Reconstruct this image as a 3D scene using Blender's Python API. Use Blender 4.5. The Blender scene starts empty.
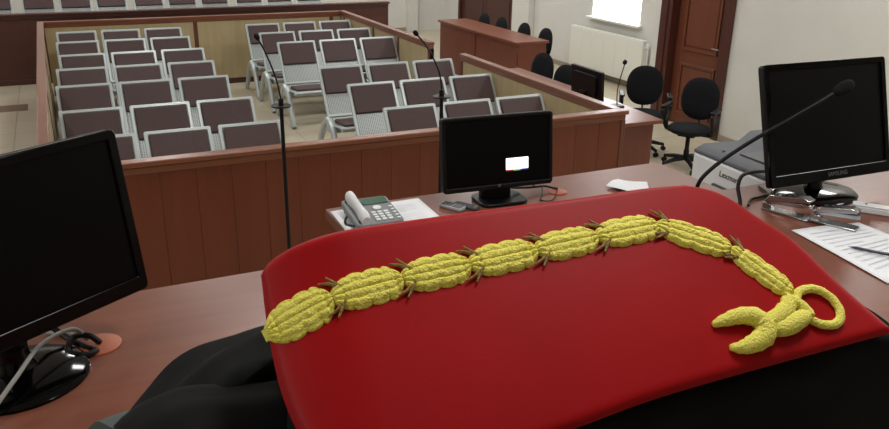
import bpy, bmesh, math, random
from mathutils import Vector, Matrix, noise
random.seed(7)
sc = bpy.context.scene
COL = sc.collection
PI = math.pi

# ------------------------------------------------------------------ camera (solved from the photo's vanishing points)
F_ = Vector((0.40531496, 0.84173843, -0.35664576))
R_ = Vector((0.90354529, -0.4281837, 0.01626753))
U_ = Vector((0.1390169, 0.32883907, 0.93409805))
FPX = 800.585
CAM = Vector((0, 0, 2.5))
cd = bpy.data.cameras.new('camera'); cam = bpy.data.objects.new('camera', cd); COL.objects.link(cam)
cd.sensor_width = 36; cd.lens = 36*FPX/889; cd.clip_start = .02; cd.clip_end = 100
cam.matrix_world = Matrix(((R_.x, U_.x, -F_.x, 0), (R_.y, U_.y, -F_.y, 0), (R_.z, U_.z, -F_.z, 2.5), (0, 0, 0, 1)))
sc.camera = cam

# ------------------------------------------------------------------ materials
def lin(c):
    return tuple(((v/255)/12.92 if v/255 <= .04045 else ((v/255+.055)/1.055)**2.4) for v in c)
def mat(name, col, rough=.5, metal=0, spec=.5, **k):
    m = bpy.data.materials.new(name); m.use_nodes = True
    b = m.node_tree.nodes['Principled BSDF']
    b.inputs['Base Color'].default_value = (*lin(col), 1)
    b.inputs['Roughness'].default_value = rough; b.inputs['Metallic'].default_value = metal
    b.inputs['Specular IOR Level'].default_value = spec
    for kk, v in k.items(): b.inputs[kk].default_value = v
    return m
def N(m, t, **k):
    n = m.node_tree.nodes.new(t)
    for kk, v in k.items(): setattr(n, kk, v)
    return n
def L(m, a, b): m.node_tree.links.new(a, b)
def noisy(m, c1, c2, scale=(4, 4, 4), detail=4, bump=0, lo=.3, hi=.7, dist=.3):
    b = m.node_tree.nodes['Principled BSDF']
    tc = N(m, 'ShaderNodeTexCoord'); mp = N(m, 'ShaderNodeMapping'); mp.inputs['Scale'].default_value = scale
    nz = N(m, 'ShaderNodeTexNoise'); nz.inputs['Scale'].default_value = 1; nz.inputs['Detail'].default_value = detail
    nz.inputs['Distortion'].default_value = dist
    cr = N(m, 'ShaderNodeValToRGB'); cr.color_ramp.elements[0].position = lo; cr.color_ramp.elements[1].position = hi
    cr.color_ramp.elements[0].color = (*lin(c1), 1); cr.color_ramp.elements[1].color = (*lin(c2), 1)
    L(m, tc.outputs['Object'], mp.inputs['Vector']); L(m, mp.outputs[0], nz.inputs['Vector'])
    L(m, nz.outputs['Fac'], cr.inputs['Fac']); L(m, cr.outputs[0], b.inputs['Base Color'])
    if bump:
        bp = N(m, 'ShaderNodeBump'); bp.inputs['Strength'].default_value = bump; bp.inputs['Distance'].default_value = .01
        L(m, nz.outputs['Fac'], bp.inputs['Height']); L(m, bp.outputs[0], b.inputs['Normal'])
    return m
def wood(name, c1, c2, rough, grain='x', spec=.5):
    s = {'x': (1.2, 16, 16), 'y': (16, 1.2, 16), 'z': (16, 16, 1.2)}[grain]
    return noisy(mat(name, c1, rough, spec=spec), c1, c2, s, 5, 0, .25, .75, .8)

M = {}
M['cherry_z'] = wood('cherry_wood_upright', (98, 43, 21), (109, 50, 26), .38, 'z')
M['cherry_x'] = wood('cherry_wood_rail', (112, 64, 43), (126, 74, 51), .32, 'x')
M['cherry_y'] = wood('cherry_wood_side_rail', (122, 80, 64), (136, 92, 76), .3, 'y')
M['cherry_dark'] = wood('dark_cherry_wood', (64, 31, 23), (76, 37, 27), .45, 'x')
M['cherry_post'] = wood('cherry_post', (90, 48, 32), (102, 55, 38), .4, 'z')
M['maple'] = wood('maple_veneer', (172, 154, 116), (186, 168, 130), .45, 'z')
M['desk'] = wood('desk_laminate', (110, 62, 46), (126, 75, 58), .32, 'x', .4)
M['desk_panel'] = wood('desk_panel_laminate', (98, 50, 36), (110, 58, 42), .4, 'z')
M['desk_y'] = wood('counter_laminate', (106, 59, 43), (120, 69, 52), .34, 'y')
M['door'] = wood('door_wood', (98, 51, 32), (108, 58, 38), .42, 'z')
M['door_dark'] = wood('door_frame_wood', (66, 33, 24), (78, 40, 29), .4, 'z')
M['wall'] = noisy(mat('wall_paint', (208, 207, 201), .8), (206, 205, 199), (210, 209, 203), (3, 3, 3), 3, .02)
M['ceiling'] = mat('ceiling_paint', (230, 230, 228), .9)
M['silver'] = mat('silver_powder_coat', (180, 188, 188), .34, .2)
M['chrome'] = mat('chrome', (165, 166, 168), .2, 1)
M['pad'] = noisy(mat('maroon_pad', (66, 44, 44), .6), (62, 41, 41), (70, 47, 46), (60, 60, 60), 2, .1)
M['fabric'] = noisy(mat('black_fabric', (10, 12, 16), .9, spec=.3), (8, 10, 14), (13, 15, 20), (150, 150, 150), 2, .2)
M['plastic'] = mat('black_plastic', (12, 12, 13), .45, spec=.3)
M['gloss'] = mat('gloss_black_plastic', (4, 4, 5), .1, spec=.22)
M['screen'] = mat('dark_screen', (3, 3, 4), .35, spec=.12)
M['bezel'] = mat('matte_bezel', (7, 7, 8), .4, spec=.25)
M['white'] = mat('white_plastic', (222, 224, 226), .4)
M['white_paint'] = mat('white_radiator_paint', (224, 224, 214), .45)
M['grey'] = mat('grey_plastic', (84, 87, 95), .6)
M['dgrey'] = mat('dark_grey_plastic', (62, 64, 68), .45)
M['lgrey'] = mat('light_grey_plastic', (165, 168, 170), .45)
M['phone'] = mat('telephone_grey', (120, 124, 128), .5)
M['key'] = mat('phone_keys', (225, 228, 228), .4)
M['lcd'] = mat('green_grey_display', (58, 98, 78), .25)
M['orange'] = mat('orange_cap', (166, 86, 56), .5)
M['paper'] = noisy(mat('paper', (236, 238, 242), .7), (232, 235, 240), (240, 242, 246), (8, 8, 8), 2)
M['print'] = mat('printed_grey', (222, 226, 233), .8)
M['cable_grey'] = mat('grey_cable', (150, 148, 144), .5)
M['brand'] = mat('brand_lettering', (84, 88, 96), .4)
M['brand_dark'] = mat('dark_lettering', (70, 74, 82), .4)
M['robe'] = noisy(mat('black_robe_cloth', (7, 8, 9), .85, spec=.2), (6, 7, 8), (10, 11, 12), (14, 14, 14), 3, .15)
M['cuff'] = mat('grey_green_lining', (66, 76, 74), .8)
M['brown_strip'] = mat('brown_floor_tile', (112, 92, 76), .4)
M['stone'] = mat('skirting_stone', (150, 138, 120), .5)
M['pen'] = mat('pen_barrel', (44, 48, 62), .3)
M['glow'] = mat('lit_window_on_screen', (255, 255, 255), .5)
g = M['glow'].node_tree.nodes['Principled BSDF']; g.inputs['Emission Color'].default_value = (1, 1, 1, 1); g.inputs['Emission Strength'].default_value = 1.6
for nm, c in (('glow_red', (150, 30, 40)), ('glow_green', (120, 190, 110)), ('glow_blue', (40, 40, 120))):
    M[nm] = mat(nm, c, .5); q = M[nm].node_tree.nodes['Principled BSDF']
    q.inputs['Emission Color'].default_value = (*lin(c), 1); q.inputs['Emission Strength'].default_value = .8

# perforated steel: rows of dark round holes
m = mat('perforated_steel', (175, 182, 182), .38, .2); M['perf'] = m
tc = N(m, 'ShaderNodeTexCoord'); mp = N(m, 'ShaderNodeMapping'); mp.inputs['Scale'].default_value = (55, 55, 55)
sx_ = N(m, 'ShaderNodeSeparateXYZ'); ad_ = N(m, 'ShaderNodeMath'); ad_.operation = 'ADD'; cb_ = N(m, 'ShaderNodeCombineXYZ')
vo = N(m, 'ShaderNodeTexVoronoi'); vo.voronoi_dimensions = '2D'; vo.inputs['Scale'].default_value = 1; vo.inputs['Randomness'].default_value = 0
cr = N(m, 'ShaderNodeValToRGB'); cr.color_ramp.elements[0].position = .30; cr.color_ramp.elements[1].position = .38
cr.color_ramp.elements[0].color = (*lin((104, 108, 108)), 1); cr.color_ramp.elements[1].color = (*lin((178, 185, 185)), 1)
L(m, tc.outputs['Object'], mp.inputs[0]); L(m, mp.outputs[0], sx_.inputs[0]); L(m, sx_.outputs['X'], cb_.inputs['X']); L(m, sx_.outputs['Y'], ad_.inputs[0]); L(m, sx_.outputs['Z'], ad_.inputs[1]); L(m, ad_.outputs[0], cb_.inputs['Y']); L(m, cb_.outputs[0], vo.inputs['Vector']); L(m, vo.outputs['Distance'], cr.inputs[0]); L(m, cr.outputs[0], m.node_tree.nodes['Principled BSDF'].inputs['Base Color'])

# floor tiles
m = mat('beige_floor_tile', (190, 178, 152), .28); M['floor'] = m
tc = N(m, 'ShaderNodeTexCoord'); bt = N(m, 'ShaderNodeTexBrick'); bt.offset = 0; bt.inputs['Scale'].default_value = 1
bt.inputs['Brick Width'].default_value = .6; bt.inputs['Row Height'].default_value = .6; bt.inputs['Mortar Size'].default_value = .006
bt.inputs['Color1'].default_value = (*lin((190, 180, 158)), 1); bt.inputs['Color2'].default_value = (*lin((184, 174, 152)), 1); bt.inputs['Mortar'].default_value = (*lin((150, 140, 120)), 1)
L(m, tc.outputs['Object'], bt.inputs['Vector']); L(m, bt.outputs['Color'], m.node_tree.nodes['Principled BSDF'].inputs['Base Color'])

# red satin
m = noisy(mat('red_satin', (154, 7, 13), .5, spec=.12), (146, 7, 12), (160, 9, 15), (5, 5, 5), 2); M['satin'] = m
b = m.node_tree.nodes['Principled BSDF']; 
tc = N(m, 'ShaderNodeTexCoord'); nz = N(m, 'ShaderNodeTexNoise'); nz.inputs['Scale'].default_value = 900; bp = N(m, 'ShaderNodeBump'); bp.inputs['Strength'].default_value = .12; bp.inputs['Distance'].default_value = .001
L(m, tc.outputs['Object'], nz.inputs['Vector']); L(m, nz.outputs['Fac'], bp.inputs['Height']); L(m, bp.outputs[0], b.inputs['Normal'])
# gold thread
m = noisy(mat('gold_thread', (232, 220, 80), .6), (222, 208, 62), (246, 238, 112), (520, 520, 520), 3, .45); M['gold'] = m
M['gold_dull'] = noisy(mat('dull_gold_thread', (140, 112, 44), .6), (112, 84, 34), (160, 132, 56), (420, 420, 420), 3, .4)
# glass
m = bpy.data.materials.new('window_glass'); m.use_nodes = True; M['glass'] = m
nt = m.node_tree; nt.nodes.clear(); o_ = N(m, 'ShaderNodeOutputMaterial'); mx = N(m, 'ShaderNodeMixShader'); tr = N(m, 'ShaderNodeBsdfTransparent'); gl = N(m, 'ShaderNodeBsdfGlossy')
gl.inputs['Roughness'].default_value = .02; mx.inputs[0].default_value = .06
L(m, tr.outputs[0], mx.inputs[1]); L(m, gl.outputs[0], mx.inputs[2]); L(m, mx.outputs[0], o_.inputs[0])

# ------------------------------------------------------------------ mesh helpers
class MB:
    def __init__(s): s.v = []; s.f = []; s.mi = []; s.sm = []
    def add(s, vs, fs, mi=0, smooth=False):
        o = len(s.v); s.v += [tuple(x) for x in vs]
        for f in fs: s.f.append([i+o for i in f]); s.mi.append(mi); s.sm.append(smooth)
    def box(s, x0, x1, y0, y1, z0, z1, mi=0, X=None):
        vs = [Vector(p) for p in ((x0,y0,z0),(x1,y0,z0),(x1,y1,z0),(x0,y1,z0),(x0,y0,z1),(x1,y0,z1),(x1,y1,z1),(x0,y1,z1))]
        if X is not None: vs = [X @ v for v in vs]
        s.add(vs, [(0,3,2,1),(4,5,6,7),(0,1,5,4),(1,2,6,5),(2,3,7,6),(3,0,4,7)], mi); return s
    def prism(s, poly, z0, z1, mi=0, X=None, smooth=False):
        n = len(poly); vs = [Vector((p[0],p[1],z0)) for p in poly]+[Vector((p[0],p[1],z1)) for p in poly]
        if X is not None: vs = [X @ v for v in vs]
        fs = [tuple(range(n))[::-1], tuple(range(n, 2*n))]
        s.add(vs, fs, mi); o = len(s.v)-2*n
        for i in range(n):
            j = (i+1) % n; s.f.append([o+i, o+j, o+n+j, o+n+i]); s.mi.append(mi); s.sm.append(smooth)
        return s
    def tube(s, pts, r, n=8, mi=0, flat=1, up=None, cap=True):
        pts = [Vector(p) for p in pts]; rs = r if isinstance(r, (list, tuple)) else [r]*len(pts)
        vs = []; prev = None
        for i, p in enumerate(pts):
            d = (pts[min(i+1, len(pts)-1)]-pts[max(i-1, 0)]).normalized()
            if up is not None: a = Vector(up).cross(d)
            elif prev is None: a = d.cross(Vector((0,0,1)) if abs(d.z) < .9 else Vector((1,0,0)))
            else: a = prev-d*prev.dot(d)
            a.normalize(); prev = a; b_ = d.cross(a)
            for k in range(n):
                t = 2*PI*k/n; vs.append(p+a*math.cos(t)*rs[i]+b_*math.sin(t)*rs[i]*flat)
        fs = []
        for i in range(len(pts)-1):
            for k in range(n):
                k2 = (k+1) % n; fs.append((i*n+k, i*n+k2, (i+1)*n+k2, (i+1)*n+k))
        s.add(vs, fs, mi, True)
        if cap:
            o = len(s.v)-len(vs); s.f += [[o+k for k in range(n)][::-1], [o+(len(pts)-1)*n+k for k in range(n)]]; s.mi += [mi, mi]; s.sm += [False, False]
        return s
    def lathe(s, prof, n=24, mi=0, X=None, sx=1, sy=1, smooth=True):
        vs = []
        for (r, z) in prof:
            for k in range(n):
                t = 2*PI*k/n; v = Vector((r*math.cos(t)*sx, r*math.sin(t)*sy, z)); vs.append(X @ v if X is not None else v)
        fs = []
        for i in range(len(prof)-1):
            for k in range(n):
                k2 = (k+1) % n; fs.append((i*n+k, i*n+k2, (i+1)*n+k2, (i+1)*n+k))
        fs.append(tuple(range(n))[::-1]); fs.append(tuple((len(prof)-1)*n+k for k in range(n)))
        s.add(vs, fs, mi, smooth); return s
    def grid(s, fn, nu, nv, mi=0, smooth=True, flip=False):
        vs = [fn(i/nu, j/nv) for j in range(nv+1) for i in range(nu+1)]
        fs = []
        for j in range(nv):
            for i in range(nu):
                a = j*(nu+1)+i; q = (a, a+1, a+nu+2, a+nu+1); fs.append(q[::-1] if flip else q)
        s.add(vs, fs, mi, smooth); return s
    def build(s, name, mats, parent=None, bevel=0, seg=2, loc=None, rotz=0, solid=0, sub=0):
        me = bpy.data.meshes.new(name); me.from_pydata(s.v, [], s.f); me.update()
        if not isinstance(mats, (list, tuple)): mats = [mats]
        for q in mats: me.materials.append(q)
        me.polygons.foreach_set('material_index', s.mi); me.polygons.foreach_set('use_smooth', s.sm)
        bm = bmesh.new(); bm.from_mesh(me); bmesh.ops.remove_doubles(bm, verts=bm.verts, dist=1e-6); bmesh.ops.recalc_face_normals(bm, faces=bm.faces); bm.to_mesh(me); bm.free()
        me.set_sharp_from_angle(angle=math.radians(40))
        o = bpy.data.objects.new(name, me); COL.objects.link(o)
        if parent is not None: o.parent = parent
        if loc is not None: o.location = loc
        o.rotation_euler.z = rotz
        if bevel:
            md = o.modifiers.new('bevel', 'BEVEL'); md.width = bevel; md.segments = seg; md.limit_method = 'ANGLE'; md.angle_limit = math.radians(50)
        if solid:
            md = o.modifiers.new('solid', 'SOLIDIFY'); md.thickness = solid; md.offset = -1
        if sub:
            md = o.modifiers.new('sub', 'SUBSURF'); md.levels = sub; md.render_levels = sub
        return o
def tag(o, label, cat=None, group=None, kind=None):
    o['label'] = label
    if cat: o['category'] = cat
    if group: o['group'] = group
    if kind: o['kind'] = kind
    return o
def thing(name, label, cat, loc=(0, 0, 0), rotz=0, group=None):
    o = bpy.data.objects.new(name, None); COL.objects.link(o); o.location = loc; o.rotation_euler.z = rotz; o.empty_display_size = .1
    return tag(o, label, cat, group)
def struct(o): o['kind'] = 'structure'; return o
def dup(root, loc=None, rotz=None, label=None, group=None):
    def cp(o, par):
        c = o.copy(); COL.objects.link(c)
        if par is not None: c.parent = par
        for ch in o.children: cp(ch, c)
        return c
    r = cp(root, None)
    if loc is not None: r.location = loc
    if rotz is not None: r.rotation_euler.z = rotz
    if label: r['label'] = label
    if group: r['group'] = group
    return r
def smooth_path(pts, k=8):
    P = [Vector(p) for p in pts]; out = []
    for i in range(len(P)-1):
        p0 = P[max(i-1, 0)]; p1 = P[i]; p2 = P[i+1]; p3 = P[min(i+2, len(P)-1)]
        for j in range(k):
            t = j/k; out.append(.5*((2*p1)+(p2-p0)*t+(2*p0-5*p1+4*p2-p3)*t*t+(3*p1-p0-3*p2+p3)*t**3))
    out.append(P[-1]); return out
def rrect(w, h, r, n=5, cx=0, cy=0):
    out = []
    for (sx, sy, a0) in ((1, 1, 0), (-1, 1, 90), (-1, -1, 180), (1, -1, 270)):
        for i in range(n+1):
            a = math.radians(a0+90*i/n); out.append((cx+sx*(w/2-r)+r*math.cos(a), cy+sy*(h/2-r)+r*math.sin(a)))
    return out
def lettering(txt, size, X, material, parent, depth=.0004, name='lettering'):
    cu = bpy.data.curves.new(name, 'FONT'); cu.body = txt; cu.size = size; cu.extrude = depth; cu.align_x = 'CENTER'; cu.align_y = 'CENTER'
    t = bpy.data.objects.new('tmp', cu); COL.objects.link(t); bpy.context.view_layer.update()
    me = bpy.data.meshes.new_from_object(t.evaluated_get(bpy.context.evaluated_depsgraph_get())); bpy.data.objects.remove(t)
    me.transform(X); me.materials.clear(); me.materials.append(material)
    o = bpy.data.objects.new(name, me); COL.objects.link(o); o.parent = parent; return o
T = Matrix.Translation
def Rx(a): return Matrix.Rotation(math.radians(a), 4, 'X')
def Ry(a): return Matrix.Rotation(math.radians(a), 4, 'Y')
def Rz(a): return Matrix.Rotation(math.radians(a), 4, 'Z')

# ------------------------------------------------------------------ the room
XL, XR, YB, YF, ZC = -4.0, 7.8, -2.6, 16.35, 3.7
struct(MB().box(XL-.1, XR+.3, YB-.1, YF+.2, -.1, 0).build('floor', M['floor']))
struct(MB().box(XL-.1, XR+.3, YB-.1, YF+.2, ZC, ZC+.1).build('ceiling', M['ceiling']))
struct(MB().box(XL-.2, XL, YB-.1, YF+.2, 0, ZC).build('wall_left', M['wall']))
struct(MB().box(XL, XR+.3, YB-.2, YB, 0, ZC).build('wall_front', M['wall']))
struct(MB().box(XL, XR+.3, YF, YF+.2, 0, ZC).build('wall_back', M['wall']))
WY0, WY1, WZ0, WZ1 = 9.66, 10.86, .93, 2.5        # window
XN, DY0, DY1, DZ = 6.85, 6.94, 7.94, 2.15                  # near door
EY0, EY1, EZ = 13.32, 15.65, 2.3                 # far door
w = MB()
for (a, b2, c, d) in ((8.2, WY0, 0, ZC), (WY0, WY1, 0, WZ0), (WY0, WY1, WZ1, ZC), (WY1, EY0, 0, ZC), (EY0, EY1, EZ, ZC), (EY1, YF, 0, ZC)):
    w.box(XR, XR+.3, a, b2, c, d)
struct(w.build('wall_right', M['wall']))
w = MB().box(XN, XR+.3, YB, DY0, 0, ZC).box(XN, XR+.3, DY0, DY1, DZ, ZC).box(XN, XR+.3, DY1, 8.2, 0, ZC).box(XN+.3, XR+.3, DY0, DY1, 0, DZ)
struct(w.build('wall_right_near', M['wall']))
# pilaster between the far door and the window bay
struct(MB().box(XR-.12, XR, 12.62, 13.22, 0, ZC).build('trim_1', M['wall'], bevel=.01))
struct(MB().box(6.86, 7.1, 16.22, YF, 0, ZC).build('trim_2', M['wall'], bevel=.01))
for nm, a, b2, xx in (('baseboard_right', 8.2, 12.62, XR), ('baseboard_right_near', -2.6, DY0-.09, XN)):
    struct(MB().box(xx-.015, xx, a, b2, 0, .08).build(nm, M['stone'], bevel=.003))
struct(MB().box(XL, 6.86, YF-.015, YF, 0, .08).build('baseboard_back', M['stone'], bevel=.003))
# window
win = struct(bpy.data.objects.new('window_1', None)); COL.objects.link(win)
f = MB()
for (a, b2, c, d) in ((WY0, WY0+.025, WZ0, WZ1), (WY1-.025, WY1, WZ0, WZ1), (WY0+.025, WY1-.025, WZ0, WZ0+.02), (WY0+.025, WY1-.025, WZ1-.04, WZ1), (WY0+.14, WY0+.16, WZ0+.02, WZ1-.04)):
    f.box(XR+.20, XR+.24, a, b2, c, d)
f.build('window_frame', M['white_paint'], win, bevel=.004)
MB().box(XR+.215, XR+.22, WY0+.05, WY1-.05, WZ0+.05, WZ1-.05).build('pane', M['glass'], win)
MB().box(XR-.09, XR+.24, WY0-.06, WY1+.06, WZ0-.03, WZ0+.006).build('window_sill', M['white_paint'], win, bevel=.006)
# near door, leaf set back in a dark frame
dr = struct(bpy.data.objects.new('door_1', None)); COL.objects.link(dr)
f = MB()
f.box(XN-.02, XN+.29, DY0, DY0+.07, 0, DZ); f.box(XN-.02, XN+.29, DY1-.07, DY1, 0, DZ); f.box(XN-.02, XN+.29, DY0+.07, DY1-.07, DZ-.07, DZ)
f.box(XN-.035, XN, DY0-.09, DY0, 0, DZ+.09); f.box(XN-.035, XN, DY1, DY1+.12, 0, DZ+.09); f.box(XN-.035, XN, DY0, DY1, DZ, DZ+.09)
f.build('door_frame', M['door_dark'], dr, bevel=.004)
d = MB().box(XN+.10, XN+.14, DY0+.07, DY1-.07, .01, DZ-.07).build('door_leaf', M['door'], dr, bevel=.003)
for (z0, z1) in ((.14, .78), (.93, 1.95)):
    q = MB(); ya, yb = DY0+.2, DY1-.2
    for (a, b2, c, e) in ((ya, yb, z0, z0+.035), (ya, yb, z1-.035, z1), (ya, ya+.035, z0+.035, z1-.035), (yb-.035, yb, z0+.035, z1-.035)):
        q.box(XN+.082, XN+.10, a, b2, c, e)
    q.box(XN+.092, XN+.10, ya+.06, yb-.06, z0+.06, z1-.06)
    q.build('raised_panel', M['door'], d, bevel=.006)
MB().tube([(XN+.10, DY0+.13, 1.02), (XN+.05, DY0+.13, 1.02), (XN+.05, DY0+.25, 1.02)], .009).build('door_handle', M['chrome'], d)
# far double door
dr = struct(bpy.data.objects.new('door_2', None)); COL.objects.link(dr)
f = MB(); f.box(XR-.03, XR+.12, EY0, EY0+.08, 0, EZ); f.box(XR-.03, XR+.12, EY1-.08, EY1, 0, EZ); f.box(XR-.03, XR+.12, EY0+.08, EY1-.08, EZ-.08, EZ)
f.build('door_frame', M['door_dark'], dr, bevel=.004)
for a, b2 in ((EY0+.085, (EY0+EY1)/2-.003), ((EY0+EY1)/2+.003, EY1-.085)):
    d = MB().box(XR+.03, XR+.07, a, b2, .01, EZ-.08).build('door_leaf', M['cherry_dark'], dr, bevel=.003)
    q = MB(); q.box(XR+.018, XR+.03, a+.15, b2-.15, .2, .9); q.box(XR+.018, XR+.03, a+.15, b2-.15, 1.05, 2.05); q.build('raised_panel', M['cherry_dark'], d, bevel=.006)
# brown inlaid floor strip at the left
struct(MB().box(XL, -.48, 11.36, 11.74, 0, .003).build('trim_3', M['brown_strip']))
# dais
DA = .83
struct(MB().box(-3.2, 4.6, YB, 2.85, 0, DA).build('floor_dais', M['floor']))

# ------------------------------------------------------------------ radiator
rad = thing('radiator', 'long flat white panel radiator on the wall under the bright window', 'radiator', (7.7, 10.29, .12))
body = MB().box(-.045, .045, -.93, .93, 0, .62)
for i in range(6): body.box(-.048, -.045, -.9+i*.305, -.62+i*.305, .03, .59)
body.build('panel', M['white_paint'], rad, bevel=.005)
q = MB(); q.box(-.04, .04, -.94, .94, .62, .635)
q.build('top_grille', M['white_paint'], rad, bevel=.003)
for y in (-.6, .6): MB().box(.045, .1, y-.02, y+.02, .1, .5).build('bracket', M['white_paint'], rad)
q = MB().tube([(0, -.93, .54), (0, -1.0, .54), (0, -1.0, .40)], .014); q.lathe([(.014, 0), (.03, .01), (.032, .07), (.026, .09)], 14, 0, T((0, -1.0, .53)) )
q.build('valve', M['white'], rad)
q = MB().tube([(0, -1.0, .54), (0, -1.0, -.12)], .01); q.build('pipe', M['white_paint'], rad)

# ------------------------------------------------------------------ gallery partition at the back
gp = thing('gallery_partition', 'long dark reddish brown wooden partition behind the enclosure', 'partition', (0, 13.1, 0))
q = MB(); q.box(-4, 5.17, 0, .06, 0, .975); n_ = 18
for i in range(n_+1):
    x = -4+i*(9.17-.04)/n_; q.box(x, x+.04, -.004, 0, .08, .9)
q.build('panel', M['cherry_dark'], gp, bevel=.003)
MB().box(-4, 5.19, -.04, .1, .975, 1.005).box(-4, 5.17, -.02, .08, .93, .975).build('top_rail', M['cherry_dark'], gp, bevel=.006)
MB().box(-4, 5.17, -.025, 0, 0, .08).build('kick_board', M['cherry_dark'], gp, bevel=.004)

# ------------------------------------------------------------------ wooden enclosure around the seats
PX0, PX1, PY0, PY1, PZ = -.25, 4.09, 5.09, 12.22, 1.0
def rail_mb(x0, x1, y0, y1, ax):
    q = MB(); q.box(x0, x1, y0, y1, PZ-.035, PZ)
    if ax == 'x': q.box(x0+.015, x1-.015, y0+.02, y1-.02, PZ-.085, PZ-.035)
    else: q.box(x0+.02, x1-.02, y0+.015, y1-.015, PZ-.085, PZ-.035)
    return q
fp = thing('front_enclosure_wall', 'cherry wood panelled barrier with moulded top rail between judges bench and seats', 'barrier', (0, PY0, 0))
q = MB(); x = PX0+.03; nb = 19; bw = (PX1-PX0-.06)/nb
for i in range(nb): q.box(x+i*bw+.0008, x+(i+1)*bw-.0008, .028, .05, .08, .915)
q.box(PX0+.03, PX1-.03, .034, .07, 0, .915)
q.build('outer_panel', M['cherry_z'], fp, bevel=.002)
MB().box(PX0+.05, PX1-.03, .07, .08, 0, .915).build('inner_panel', M['maple'], fp)
o = rail_mb(PX0, PX1+.01, 0, .1, 'x').build('top_rail', M['cherry_x'], fp, bevel=.008, seg=3)
MB().box(PX0+.02, PX1-.02, .012, .034, 0, .08).build('kick_board', M['cherry_dark'], fp, bevel=.003)
MB().box(PX1-.045, PX1-.005, .02, .085, 0, .915).build('corner_post', M['cherry_post'], fp, bevel=.004)

def fence(name, label, horiz, fixed, a, b, side, posts, outer_mat):
    """side: +1 when the inner face looks towards +axis of the fixed coordinate."""
    t = thing(name, label, 'barrier')
    c = fixed
    def bx(mb, u0, u1, w0, w1, z0, z1):
        w0, w1 = sorted((c+side*w0, c+side*w1))
        return mb.box(u0, u1, w0, w1, z0, z1) if horiz else mb.box(w0, w1, u0, u1, z0, z1)
    bx(MB(), a, b, 0, .02, .06, .92).build('inner_panel', M['maple'], t)
    bx(MB(), a, b, -.03, 0, 0, .92).build('outer_panel', outer_mat, t)
    bx(MB(), a, b, .02, .028, 0, .08).build('kick_board', M['cherry_dark'], t, bevel=.002)
    r = MB(); bx(r, a, b, -.04, .04, PZ-.035, PZ); bx(r, a, b, -.033, .03, .92, PZ-.035)
    r.build('top_rail', M['cherry_y'] if not horiz else M['cherry_x'], t, bevel=.006, seg=3)
    for u in posts: bx(MB(), u-.03, u+.03, -.034, .026, .0, .92).build('post', M['cherry_post'], t, bevel=.003)
    return t
fence('back_enclosure_wall', 'pale maple barrier with thin red brown posts behind the last seat rows', True, PY1-.05, PX0+.1, PX1-.1, -1, (1.81, 3.85), M['cherry_dark'])
fence('left_enclosure_wall', 'narrow barrier with pinkish wooden rail along the left side of the seats', False, PX0+.06, PY0+.1, PY1-.0, 1, (6.5, 8.4, 10.3), M['cherry_z'])
fence('side_enclosure_wall', 'maple barrier from back corner to the gap, beside the far seats', False, PX1-.04, 8.85, PY1-.0, -1, (8.88, 9.86, 10.78, 12.05), M['cherry_z'])
fence('side_enclosure_wall', 'maple barrier with red brown rail, from the gap to the front corner', False, PX1-.04, PY0+.1, 8.02, -1, (7.99,), M['cherry_z'])

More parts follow.
